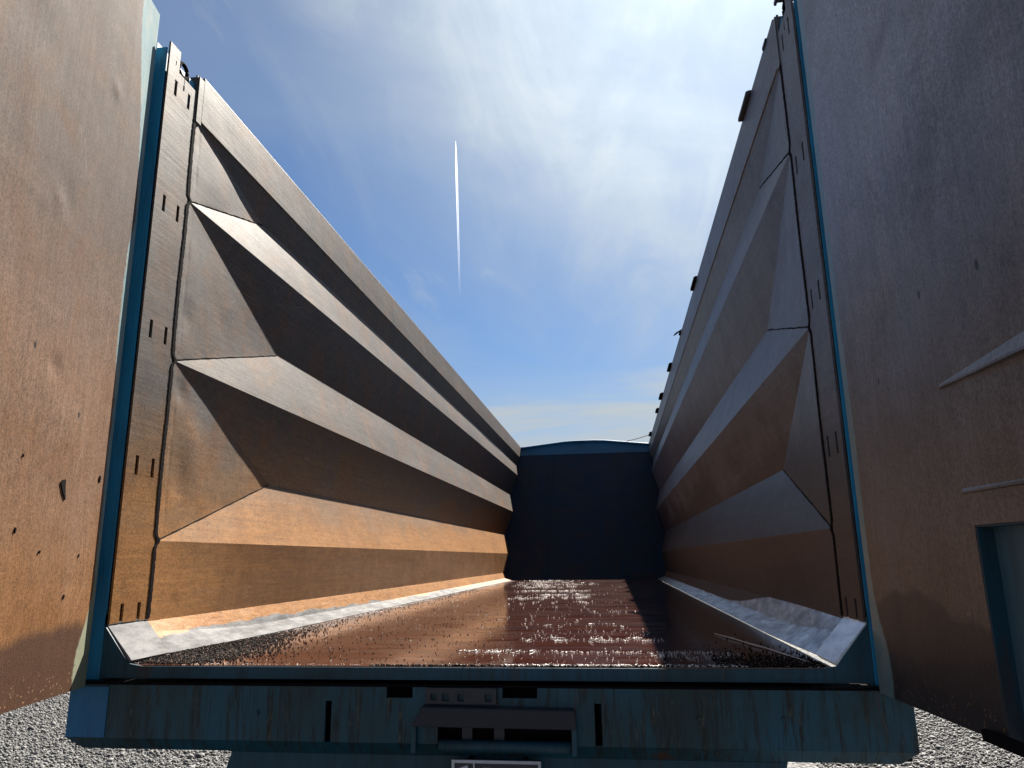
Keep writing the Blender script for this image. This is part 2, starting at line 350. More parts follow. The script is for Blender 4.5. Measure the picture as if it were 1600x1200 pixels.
def sheet(name, a, b_, c_, d, nu, nv, off, mat, parent, amp=0.0, seed=0, dents=(), label=None, umul=None, crease=None):
    """curved steel sheet: bilinear patch a-b-c-d (a->b along u, a->d along v), small dents, thickness off"""
    a, b_, c_, d = (np.array(x, float) for x in (a, b_, c_, d))
    us = np.linspace(0, 1, nu + 1); vs = np.linspace(0, 1, nv + 1)
    if umul: us = us ** umul
    UU, VV = np.meshgrid(us, vs, indexing='ij'); u = UU.ravel()[:, None]; v = VV.ravel()[:, None]
    P = (1 - u) * (1 - v) * a + u * (1 - v) * b_ + u * v * c_ + (1 - u) * v * d
    nrm = np.cross(b_ - a, (d - a) + (c_ - b_)); nrm /= np.linalg.norm(nrm)
    win = (np.clip(np.sin(np.pi * np.clip(u, 0, 1)), 0, 1) * np.sin(np.pi * np.clip(v, 0, 1)))[:, 0] ** 0.5
    h = amp * fnoise(P, seed, 3.0) * win
    for (cx, cy, cz, r, dep) in dents:
        dd = np.linalg.norm(P - np.array([cx, cy, cz]), axis=1); h += dep * np.exp(-(dd / r) ** 2) * np.minimum(1, win * 2)
    if crease: h += crease[2] * np.exp(-((P[:, 1] - crease[0]) / crease[1]) ** 2) * np.minimum(1, win * 1.5) * (0.75 + 0.35 * np.sin(P[:, 2] * 37))
    P = P + nrm * h[:, None]
    n_ = len(P); Q = P + np.array(off)
    ix = lambda i, j: i * (nv + 1) + j
    F = []
    for i in range(nu):
        for j in range(nv):
            F.append((ix(i, j), ix(i + 1, j), ix(i + 1, j + 1), ix(i, j + 1)))
            F.append((n_ + ix(i, j + 1), n_ + ix(i + 1, j + 1), n_ + ix(i + 1, j), n_ + ix(i, j)))
    for i in range(nu):
        for j in (0, nv): F.append((ix(i, j), n_ + ix(i, j), n_ + ix(i + 1, j), ix(i + 1, j)))
    for j in range(nv):
        for i in (0, nu): F.append((ix(i, j), ix(i, j + 1), n_ + ix(i, j + 1), n_ + ix(i, j)))
    me = bpy.data.meshes.new(name); me.from_pydata(np.vstack([P, Q]).tolist(), [], F)
    bm = bmesh.new(); bm.from_mesh(me); bmesh.ops.recalc_face_normals(bm, faces=bm.faces)
    me_o = me; bm.to_mesh(me_o); bm.free()
    for p in me.polygons: p.use_smooth = False
    o = link(name, me, mat, parent, label)
    if amp or dents:
        for p in me.polygons: p.use_smooth = True
        o.modifiers.new('split', 'EDGE_SPLIT').split_angle = math.radians(35)
    return o
def holed(name, U, V, holes, to3, th, mat, parent, label=None):
    """flat plate over the (u,v) rectangle U x V with rectangular holes; to3(u,v,w) places it, thickness th along w"""
    us = sorted({U[0], U[1]} | {h[0] for h in holes} | {h[1] for h in holes}); vs = sorted({V[0], V[1]} | {h[2] for h in holes} | {h[3] for h in holes})
    us = [x for x in us if U[0] <= x <= U[1]]; vs = [x for x in vs if V[0] <= x <= V[1]]
    solid = {}
    for i in range(len(us) - 1):
        for j in range(len(vs) - 1):
            cu = (us[i] + us[i + 1]) / 2; cv = (vs[j] + vs[j + 1]) / 2
            solid[i, j] = not any(h[0] < cu < h[1] and h[2] < cv < h[3] for h in holes)
    Vt = {}; VV_ = []; F = []
    def vid(i, j, w):
        if (i, j, w) not in Vt: Vt[i, j, w] = len(VV_); VV_.append(to3(us[i], vs[j], w * th))
        return Vt[i, j, w]
    for (i, j), ok in solid.items():
        if not ok: continue
        q = [(i, j), (i + 1, j), (i + 1, j + 1), (i, j + 1)]
        F.append(tuple(vid(*x, 0) for x in q)); F.append(tuple(vid(*x, 1) for x in reversed(q)))
        for e, (di, dj) in zip(((0, 1), (1, 2), (2, 3), (3, 0)), ((0, -1), (1, 0), (0, 1), (-1, 0))):
            if not solid.get((i + di, j + dj), False):
                p0, p1 = q[e[0]], q[e[1]]; F.append((vid(*p0, 0), vid(*p0, 1), vid(*p1, 1), vid(*p1, 0)))
    mb = MB(); mb.V = VV_; mb.F = F
    return mb.build(name, mat, parent, label)


# ------------------------------------------------------------------ ground
GZ = -1.20
pydata('ground', [(-600, -600, GZ), (600, -600, GZ), (600, 600, GZ), (-600, 600, GZ)], [(0, 1, 2, 3)], M['gravel'])
tag(bpy.data.objects['ground'], 'light grey gravel yard the trailer stands on', kind='structure')

ICO_V = []; ICO_F = []
def _ico():
    bm = bmesh.new(); bmesh.ops.create_icosphere(bm, subdivisions=1, radius=1.0)
    V = np.array([v.co[:] for v in bm.verts]); F = np.array([[v.index for v in f.verts] for f in bm.faces]); bm.free(); return V, F
ICO_V, ICO_F = _ico()
OCT_V = np.array([(1, 0, 0), (-1, 0, 0), (0, 1, 0), (0, -1, 0), (0, 0, 1), (0, 0, -1)], float)
OCT_F = np.array([(0, 2, 4), (2, 1, 4), (1, 3, 4), (3, 0, 4), (2, 0, 5), (1, 2, 5), (3, 1, 5), (0, 3, 5)])
def scatter(name, P, size, mat, base='oct', flat=0.7, tone=None, parent=None):
    """many small stones in one mesh: P (n,3) seat points, size (n,)"""
    BV, BF = (OCT_V, OCT_F) if base == 'oct' else (ICO_V, ICO_F)
    n_ = len(P); a = RNG.uniform(0, 6.283, n_); st = RNG.uniform(0.65, 1.35, (n_, 3)); st[:, 2] *= flat
    jit = RNG.uniform(0.75, 1.25, (n_, len(BV), 1))
    X = BV[None] * jit * st[:, None, :] * size[:, None, None]
    ca, sa = np.cos(a)[:, None], np.sin(a)[:, None]
    tl = RNG.uniform(-0.6, 0.6, n_); ct, st_ = np.cos(tl)[:, None], np.sin(tl)[:, None]
    y2 = X[:, :, 1] * ct - X[:, :, 2] * st_; z2 = X[:, :, 1] * st_ + X[:, :, 2] * ct
    x3 = X[:, :, 0] * ca - y2 * sa; y3 = X[:, :, 0] * sa + y2 * ca
    V = np.stack([x3, y3, z2], 2) + P[:, None, :]
    F = BF[None] + (np.arange(n_) * len(BV))[:, None, None]
    V = V.reshape(-1, 3); F = F.reshape(-1, 3)
    me = bpy.data.meshes.new(name); me.vertices.add(len(V)); me.vertices.foreach_set('co', V.ravel())
    me.loops.add(len(F) * 3); me.loops.foreach_set('vertex_index', F.ravel().astype(np.int32))
    me.polygons.add(len(F)); me.polygons.foreach_set('loop_start', np.arange(0, len(F) * 3, 3, dtype=np.int32))
    me.polygons.foreach_set('loop_total', np.full(len(F), 3, dtype=np.int32)); me.update(calc_edges=True)
    at = me.attributes.new('tone', 'FLOAT', 'POINT')
    tn = RNG.uniform(0, 1, n_) if tone is None else tone
    at.data.foreach_set('value', np.repeat(tn, len(BV)).astype(np.float32))
    return link(name, me, mat, parent)
def stones(name, n_, x0, x1, y0, y1, label):
    P = np.stack([RNG.uniform(x0, x1, n_), RNG.uniform(y0, y1, n_), np.zeros(n_)], 1)
    sz = RNG.gamma(4, 0.0018, n_); P[:, 2] = GZ + sz * 0.45
    return tag(scatter(name, P, sz, M['stone'], 'ico', 0.85, RNG.random(n_) ** 1.6), label, kind='stuff')
stones('gravel', 80000, -7.6, -1.9, 2.4, 7.6, 'loose grey gravel stones on the yard left of the trailer')
stones('gravel', 30000, 1.9, 4.6, 2.6, 6.6, 'loose grey gravel stones on the yard right of the trailer')

# ------------------------------------------------------------------ trailer
TR = tag(empty('tipping_trailer', (0, 5.5, GZ)), 'open-topped blue steel scrap trailer seen from its open rear, rusty folded side walls', 'trailer')
INV = Matrix.Translation((0, -5.5, -GZ))
def under(o):      # keep world placement while being a child of the trailer
    o.parent = TR; o.matrix_parent_inverse = INV; return o
L0, SL = 9.34, 0.8936
YE = lambda z: L0 + SL * z
PI = math.pi

def side(s):
    nm = 'left' if s < 0 else 'right'
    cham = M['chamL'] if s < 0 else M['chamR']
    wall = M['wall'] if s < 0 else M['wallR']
    X = lambda x: s * x
    off = (s * 0.006, 0, 0)
    YS = 0.215
    ridge = [(1.197, 1.797, 1.785), (1.206, 1.110, 1.100), (1.211, 0.410, 0.405)]    # x, z, z at the seam
    val = [(1.245, 0.95, 2.02), (1.292, 1.30, 1.42), (1.309, 1.33, 0.722), (1.287, 1.10, 0.115)]
    def end(x, z): return (X(x), YE(z), z)
    RT = 2.165
    tops = [(1.197, RT, RT)] + ridge
    dented = {1: [(X(1.2), 0.28, 1.30, 0.06, 0.006)], 2: [(X(1.2), 0.30, 1.0, 0.05, 0.012), (X(1.22), 0.42, 0.80, 0.10, -0.010), (X(1.21), 0.36, 0.62, 0.07, 0.006)]}
    for i in range(3):
        tx, tz, tzs = tops[i]; vx, vy, vz = val[i]
        S0 = (X(1.2), YS, tzs); V = (X(vx), vy, vz)
        if i < 3: bx_, bz, bzs = ridge[i]; S1 = (X(1.2), YS, bzs)
        else: S1 = (X(1.2), YS, 0.12)
        # undercut face below the ridge
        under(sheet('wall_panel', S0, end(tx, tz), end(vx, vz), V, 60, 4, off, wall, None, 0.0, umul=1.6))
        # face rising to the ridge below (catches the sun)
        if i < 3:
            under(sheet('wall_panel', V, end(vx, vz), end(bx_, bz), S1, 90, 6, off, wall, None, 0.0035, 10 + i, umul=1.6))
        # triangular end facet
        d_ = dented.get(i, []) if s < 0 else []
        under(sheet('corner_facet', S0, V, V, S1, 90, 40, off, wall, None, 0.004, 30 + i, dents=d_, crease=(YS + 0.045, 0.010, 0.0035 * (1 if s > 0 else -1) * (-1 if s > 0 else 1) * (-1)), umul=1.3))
        # weld along the lower edge of the facet
        a, b_ = Vector(S1), Vector(V)
        pts = [a.lerp(b_, q) + Vector((-s * 0.001, 0, random.uniform(-.0015, .0015))) for q in np.linspace(0.01, 0.99, 30)]
        under(MB().tube(pts, [random.uniform(0.002, 0.0034) for _ in pts], 6).build('weld_seam', M['weld']))
    # lowest panel and flare onto the floor: pressed smoothly out of the end of the wall
    def sm(y): return math.sin(PI / 2 * min(1.0, max(0.0, (y - YS) / 1.10)))
    def lines(y0):
        q = sm(y0); e_ = (y0 - YS) / (L0 - YS)
        return [(1.2 + 0.011 * e_, 0.405 + 0.005 * e_), (1.2 + 0.050 * q, 0.12 - 0.005 * q), (1.172 + 0.038 * q, 0.085 - 0.049 * q), (1.108 - 0.005 * q, 0.012 - 0.009 * q)]
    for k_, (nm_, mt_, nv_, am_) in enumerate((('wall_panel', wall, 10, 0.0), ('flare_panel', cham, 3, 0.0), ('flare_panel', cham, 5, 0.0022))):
        nu_ = 110; P = []
        for i in range(nu_ + 1):
            for j in range(nv_ + 1):
                v = j / nv_; y0 = YS + (L0 - YS) * (i / nu_) ** 1.8
                (xa, za), (xb, zb) = lines(y0)[k_:k_ + 2]; x = xa + (xb - xa) * v; z = za + (zb - za) * v
                y = YS + (YE(z) - YS) * (i / nu_) ** 1.8
                w_ = am_ * math.sin(PI * v) * (math.sin(y * 9 + 1.3 * s) + math.sin(y * 23.7) * 0.6 + math.sin(y * 4.1 + 2))
                P.append((X(x - w_ * 0.5), y, z + w_ * 0.6))
        n_ = len(P); Q = [(p[0] + s * 0.005, p[1], p[2] - (0.004 if k_ else 0)) for p in P]; F = []
        ix = lambda i, j: i * (nv_ + 1) + j
        for i in range(nu_):
            for j in range(nv_):
                F += [(ix(i, j), ix(i + 1, j), ix(i + 1, j + 1), ix(i, j + 1)), (n_ + ix(i, j + 1), n_ + ix(i + 1, j + 1), n_ + ix(i + 1, j), n_ + ix(i, j))]
            for j in (0, nv_): F.append((ix(i, j), n_ + ix(i, j), n_ + ix(i + 1, j), ix(i + 1, j)))
        for j in range(nv_):
            for i in (0, nu_): F.append((ix(i, j), ix(i, j + 1), n_ + ix(i, j + 1), n_ + ix(i, j)))
        mb = MB(); mb.V = P + Q; mb.F = F; o = under(mb.build(nm_, mt_, smooth=True)); o.modifiers.new('split', 'EDGE_SPLIT').split_angle = math.radians(35)
    # corner shoe of bare steel at the rear edge
    P = [(X(1.203), -0.002, 0.124), (X(1.203), YS - 0.004, 0.126), (X(1.104), YS - 0.004, 0.014), (X(1.104), -0.002, 0.014)]
    under(MB().poly(P, (s * 0.016, 0, -0.014)).build('corner_shoe', M['shoe' + nm]))
    P = [(X(1.199), 0.001, 0.131), (X(1.199), YS - 0.002, 0.133), (X(1.203), YS - 0.002, 0.1265), (X(1.203), 0.001, 0.1245)]
    under(MB().poly(P, (s * 0.004, 0, 0.0)).build('weld_seam', M['bare']))
    # end plate with its slots and top notch
    holes = []
    for zc in (0.155, 0.668, 1.180, 1.693, 2.203):
        for yc in (0.058, 0.152): holes.append((yc - 0.0092, yc + 0.0092, zc - 0.035, zc + 0.035))
    holes += [(0.070, 0.199, 2.282, 2.5), (0.199, 0.207, 2.364, 2.5), (0.109, 0.113, 2.235, 2.283), (0.106, 0.116, 2.225, 2.250), (0.043, 0.048, 2.300, 2.320)]
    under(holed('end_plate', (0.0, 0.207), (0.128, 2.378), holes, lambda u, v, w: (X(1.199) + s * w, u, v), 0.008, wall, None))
    # dark gap between end plate and the folded sheets
    zs = np.linspace(0.13, 2.36, 260)
    def yo(z): 
        b_ = 0.209 + 0.003 * math.sin(z * 9 + s)
        for zr_ in (1.785, 1.100, 0.405): b_ += 0.020 * math.exp(-((z - zr_) / 0.014) ** 2)
        return b_ + (0.030 if z > 2.16 else 0)
    V_ = []; F_ = []
    for i, z in enumerate(zs):
        w_ = 0.0072 + 0.0034 * random.random(); y = yo(z) + random.uniform(-.0012, .0012)
        for dx in (0.0, 0.010):
            V_ += [(X(1.1965 + dx), y - w_, z), (X(1.1965 + dx), y + w_, z)]
        if i:
            b_ = i * 4; a = b_ - 4
            F_ += [(a, a + 1, b_ + 1, b_), (a + 2, b_ + 2, b_ + 3, a + 3), (a, b_, b_ + 2, a + 2), (a + 1, a + 3, b_ + 3, b_ + 1)]
    mb = MB(); mb.V = V_; mb.F = F_; under(mb.build('plate_joint', M['dark']))
    # top rail (box section)
    prof = [(1.194, RT), (1.194, 2.382), (1.268, 2.382), (1.268, RT)]
    V_ = [];
    for (x, z) in prof: V_.append((X(x), 0.245, z))
    for (x, z) in prof: V_.append((X(x), YE(z), z))
    mb = MB(); mb.V = V_; mb.F = [(0, 1, 2, 3), (7, 6, 5, 4)] + [(i, (i + 1) % 4, 4 + (i + 1) % 4, 4 + i) for i in range(4)]
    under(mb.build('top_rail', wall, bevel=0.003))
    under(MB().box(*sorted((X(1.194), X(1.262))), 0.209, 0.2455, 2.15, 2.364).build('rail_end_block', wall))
    # outer skin of the post: channel of blue flanges
    p = under(MB().box(*sorted((X(1.2075), X(1.262))), -0.012, -0.004, -0.045, 2.345).build('rear_post', M['blue'], bevel=0.002))
    q = under(MB().box(*sorted((X(1.256), X(1.262))), -0.004, 0.24, -0.045, 2.378).build('post_flange', M['paleblue'] if s < 0 else M['blue']))
    under(MB().box(*sorted((X(1.216), X(1.255))), 0.0, 0.2, 0.14, 2.25).build('post_shade_backing', M['dark']))  # near-black backing: shade of the hollow post put into a box behind the slots
    under(MB().box(*sorted((X(1.208), X(1.255))), 0.155, 0.205, 2.20, 2.322).build('post_head', M['blue']))
    # lifting eye
    ring = [(X(1.216), 0.118 + 0.031 * math.cos(a), 2.328 + 0.030 * math.sin(a)) for a in np.linspace(0, 2 * PI, 24, endpoint=False)]
    under(MB().tube(ring, 0.0085, 8, True).build('lifting_eye', M['dark'], smooth=True))
    under(MB().box(*sorted((X(1.2), X(1.282))), -0.003, 0.25, -0.0535, -0.0405).build('post_foot', M['sill']))
    # gusset filling the lower corner
    g = [(X(1.2075), -0.011, 0.16), (X(1.2075), -0.011, 0.125), (X(1.108), -0.011, 0.005), (X(1.04), -0.011, -0.006), (X(0.98), -0.011, -0.040), (X(1.2075), -0.011, -0.040)]
    under(MB().poly(g, (0, 0.010, 0)).build('corner_gusset', M['sill']))

def shoe(name, dark, c0, c1, met, ro, sp):
    k = new_mat(name); oc = k.oc
    n_ = k.noise(k.vmap(oc, (16, 5, 16)), 1.0, 6, 0.7); g = k.noise(oc, 260, 3, 0.8)
    c = k.mix(k.ramp(n_, 0.3, 0.7), c0, c1)
    c = k.mix(k.math('MULTIPLY', k.ramp(g, 0.55, 0.66), dark), c, (0.14, 0.12, 0.11))
    setb(k, Base_Color=c, Metallic=met, Roughness=k.math('ADD', ro, k.math('MULTIPLY', n_, 0.25)), Specular_IOR_Level=sp, Normal=bump(k, n_, 0.5, 0.006, bump(k, g, 0.2, 0.002)))
    M[name] = k.mt
shoe('shoeleft', 0.85, (0.050, 0.051, 0.055), (0.19, 0.19, 0.195), 0.0, 0.7, 0.12); shoe('shoeright', 0.25, (0.42, 0.47, 0.54), (0.82, 0.88, 0.96), 0.4, 0.26, 0.5)  # right shoe pale blue: sky reflection put into its base colour
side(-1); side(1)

# small tarp brackets along the right top rail
brk = [(0.72, 0.94, 0.030, 0.030), (0.10, 0.16, 0.02, 0.015), (0.36, 0.42, 0.012, 0.008), (3.05, 3.30, 0.045, 0.030), (5.65, 5.95, 0.05, 0.04), (7.2, 7.5, 0.06, 0.05), (8.2, 8.45, 0.05, 0.045), (10.3, 10.6, 0.06, 0.05), (4.45, 4.52, 0.03, 0.02)]
for i, (y0, y1, h, ov) in enumerate(brk):
    h *= 0.45; ov *= 0.75
    P = [(1.194 - ov, 2.382 - 0.012), (1.194 - ov, 2.382 + h * 0.55), (1.194 - ov * 0.3, 2.382 + h), (1.26, 2.382 + h), (1.26, 2.383), (1.1935, 2.383), (1.1935, 2.370)]
    under(MB().poly([(x, y0, z) for x, z in P], (0, y1 - y0, 0)).build('tarp_bracket', M['dark'] if i > 2 else M['grey'], bevel=0.004))
under(MB().poly([(1.193, 4.30, 2.37), (1.15, 4.50, 2.395), (1.135, 4.62, 2.40), (1.160, 4.60, 2.42), (1.193, 4.58, 2.44)], (0.02, 0.0, 0.004)).build('torn_tarp_flap', M['dark']))

# floor
under(sheet('floor_plate', (-1.103, -0.004, 0), (1.103, -0.004, 0), (1.103, L0, 0), (-1.103, L0, 0), 30, 120, (0, 0, -0.03), M['floor'], None, 0.0008, 77))

# front wall leaning forward, with its arched cap
def fw(x, z, d=0.0): return (x, YE(z) + d, z)
P = [fw(-1.33, -0.03), fw(1.33, -0.03), fw(1.33, 2.20), fw(-1.33, 2.20)]
under(MB().poly(P, (0, 0.05, 0)).build('front_wall', M['front']))
xs = np.linspace(-1.30, 1.30, 15)
top = [fw(x, 2.345 + 0.12 * max(0.0, 1 - max(0, abs(x) - 0.30) / 0.95), -0.006) for x in xs]
P = [fw(1.30, 2.203, -0.006), fw(-1.30, 2.203, -0.006)] + top
under(MB().poly(P, (0, 0.06, 0)).build('front_wall_cap', M['frontcap']))
tt = [Vector(p) + Vector((0, -0.012, 0.005)) for p in top]
under(MB().tube(tt, 0.022, 8).build('front_top_tube', M['brightblue'], smooth=True))
for x in (-0.62, 0.62):
    P = [fw(x, 0.05), fw(x + 0.05, 0.05), fw(x + 0.05, 2.16), fw(x, 2.16)]
    under(MB().poly(P, (0, -0.006, 0.004)).build('front_wall_strap', M['front']))

# rear beam
_before = set(bpy.data.objects)
prof = [(-0.100, -0.046), (-0.100, -0.200), (-0.078, -0.234), (0.06, -0.234), (0.06, -0.046)]
holes = [(-0.207, -0.127, -0.076, -0.040), (0.142, 0.244, -0.074, -0.040), (-0.395, -0.376, -0.204, -0.086), (0.408, 0.428, -0.198, -0.086), (-0.050, 0.345, -0.1995, -0.148)]
under(holed('rear_beam', (-1.237, 1.273), (-0.200, -0.046), holes, lambda u, v, w: (u, -0.100 + w, v), 0.010, M['beam'], None))
mb = MB()
mb.poly([(-1.237, -0.0995, -0.2005), (-1.192, -0.072, -0.236), (1.232, -0.072, -0.236), (1.273, -0.0995, -0.2005)], (0, 0.012, 0))
under(mb.build('beam_lower_flange', M['beam']))
under(MB().box(-1.235, 1.271, -0.0995, -0.0125, -0.0455, -0.0405).build('beam_top_plate', M['dark']))
for x in (-1.2365, 1.2690): under(MB().box(x, x + 0.0035, -0.0895, 0.06, -0.2, -0.046).build('beam_end_plate', M['brightblue']))
under(MB().box(-1.23, 1.266, -0.055, 0.06, -0.2335, -0.047).build('beam_shade_backing', M['dark']))  # near-black backing: shade inside the beam's holes put into its colour
under(MB().box(-1.236, -1.105, -0.1025, -0.1005, -0.1985, -0.052).build('repainted_patch', M['brightblue']))
# lip under the floor edge
under(MB().box(-1.10, 1.10, -0.010, -0.0045, -0.0395, -0.003).build('floor_lip', M['sill']))
# latch gear in the middle of the beam
P = [(-0.125, -0.101, -0.145), (-0.092, -0.101, -0.092), (0.351, -0.101, -0.098), (0.356, -0.101, -0.148)]
under(MB().poly(P, (0, -0.030, -0.004)).build('latch_hood', M['hood'], bevel=0.003))
for x in (-0.125, 0.342): under(MB().box(x, x + 0.014, -0.118, -0.1005, -0.222, -0.151).build('latch_cheek', M['beam']))
o = under(holed('latch_bracket', (-0.085, 0.126), (-0.0895, -0.046), [(-0.070, -0.052, -0.080, -0.062), (-0.036, -0.014, -0.082, -0.060), (0.010, 0.030, -0.082, -0.062), (0.092, 0.112, -0.082, -0.062)],
                lambda u, v, w: (u, -0.1115 + w, v), 0.010, M['grey'], None))
under(MB().tube([(-0.045, -0.098, -0.205), (0.34, -0.098, -0.205)], 0.017, 12).build('latch_bar', M['sill'], smooth=True))
for x in (0.02, 0.115): under(MB().box(x, x + 0.03, -0.088, -0.07, -0.195, -0.155).build('latch_pawl', M['grey']))
# bolt heads
for x in (-0.61, -0.06, 0.20, 0.70, 0.93):
    under(MB().tube([(x, -0.100, -0.122), (x, -0.107, -0.122)], 0.007, 6).build('bolt_head', M['beam']))

def fit_beam(o):
    for v in o.data.vertices: v.co = (1.0263 * v.co.x - 0.0128, v.co.y + 0.06, 1.0263 * v.co.z - 0.00843)
for o in [q for q in bpy.data.objects if q not in _before and q.name.split('.')[0] not in ('floor_lip',)]: fit_beam(o)

# chassis under the body
P = [(-0.735, 0.0, -0.2520), (0.95, 0.0, -0.2520), (0.90, 0.0, -0.46), (-0.80, 0.0, -0.46)]
under(MB().poly(P, (0, 0.09, 0)).build('tail_crossmember', M['sill'], bevel=0.004))
for x in (-0.55, 0.43):
    under(MB().box(x, x + 0.12, 0.09, 9.0, -0.45, -0.2345).build('chassis_rail', M['blue']))
for y in np.arange(0.6, 9.2, 0.6):
    under(MB().box(-1.12, 1.12, y, y + 0.06, -0.2335, -0.0305).build('floor_bearer', M['blue']))
for y in (1.9, 3.2, 4.5):
    under(MB().tube([(-1.0, y, -0.72), (1.0, y, -0.72)], 0.06, 12).build('axle', M['dark']))
    for sx in (-1, 1):
        for xx in (-0.55, 0.49):
            pass
        pr = [(0.20, -.17), (0.40, -.18), (0.46, -.16), (0.48, -.12), (0.48, .12), (0.46, .16), (0.40, .18), (0.20, .17)]
        V_ = []; F_ = []; nS = 32
        for j in range(nS):
            a = 2 * PI * j / nS
            for r_, w_ in pr: V_.append((sx * 1.02 + w_, y + r_ * math.cos(a), -0.72 + r_ * math.sin(a)))
        for j in range(nS):
            for q in range(8): F_.append((j * 8 + q, j * 8 + (q + 1) % 8, ((j + 1) % nS) * 8 + (q + 1) % 8, ((j + 1) % nS) * 8 + q))
        mb = MB(); mb.V = V_; mb.F = F_; w = under(mb.build('wheel', M['tyre'], smooth=True))
        mb = MB(); mb.tube([(sx * 1.02 - .13, y, -0.72), (sx * 1.02 + .13, y, -0.72)], 0.21, 24)
        rim = mb.build('rim', M['grey'], w)
    for x in (-0.52, 0.46): under(MB().box(x, x + 0.06, y - 0.35, y + 0.05, -0.76, -0.4505).build('axle_hanger', M['dark']))
# landing legs near the front so that the body stands
for x in (-0.75, 0.65):
    under(MB().box(x, x + 0.10, 7.6, 7.7, -1.17, -0.2345).build('landing_leg', M['blue']))
    under(MB().box(x - 0.06, x + 0.16, 7.55, 7.75, -1.1995, -1.17).build('landing_foot', M['grey']))

# licence plate carrier
_before = set(bpy.data.objects)
PL = under(MB().box(-0.006, 0.252, -0.106, -0.098, -0.355, -0.239).build('licence_plate', M['platedark'], label='dark plate with pale frame hanging under the latch'))
mb = MB().box(-0.006, 0.252, -0.1105, -0.1062, -0.247, -0.239).box(-0.006, 0.252, -0.1105, -0.1062, -0.355, -0.347)
mb.box(-0.006, 0.002, -0.1105, -0.1062, -0.3468, -0.2472).box(0.244, 0.252, -0.1105, -0.1062, -0.3468, -0.2472).box(0.057, 0.061, -0.1105, -0.1062, -0.3468, -0.2472)
fr = mb.build('plate_frame', M['platewhite']); fr.parent = PL
fr = MB().poly([(0.012, -0.1064, -0.262), (0.040, -0.1064, -0.253), (0.047, -0.1064, -0.275), (0.018, -0.1064, -0.285)], (0, -0.002, 0)).build('plate_mark', M['platewhite']); fr.parent = PL
_before = _before | {q for q in bpy.data.objects if q.name.startswith('letter')}
def letter(ch, x):
    cu = bpy.data.curves.new('letter', 'FONT'); cu.body = ch; cu.size = 0.078; cu.extrude = 0.001
    src = bpy.data.objects.new('letter_source', cu); COL.objects.link(src); bpy.context.view_layer.update()
    tm = bpy.data.meshes.new_from_object(src.evaluated_get(bpy.context.evaluated_depsgraph_get())); bpy.data.objects.remove(src); tm.materials.clear()
    o = link('letter', tm, M['platewhite'], PL); o.location = (x, -0.0475, -0.3275); o.rotation_euler = (PI / 2, 0, 0); return o
LET = [letter(c_, x_) for c_, x_ in (('D', 0.068), ('Z', 0.118), ('T', 0.152), ('G', 0.190))]
for x in (0.04, 0.20): 
    o = MB().box(x, x + 0.012, -0.0975, 0.0, -0.262, -0.2365).build('plate_stay', M['dark']); o.parent = PL

for o in [q for q in bpy.data.objects if q not in _before and q not in LET]: fit_beam(o)

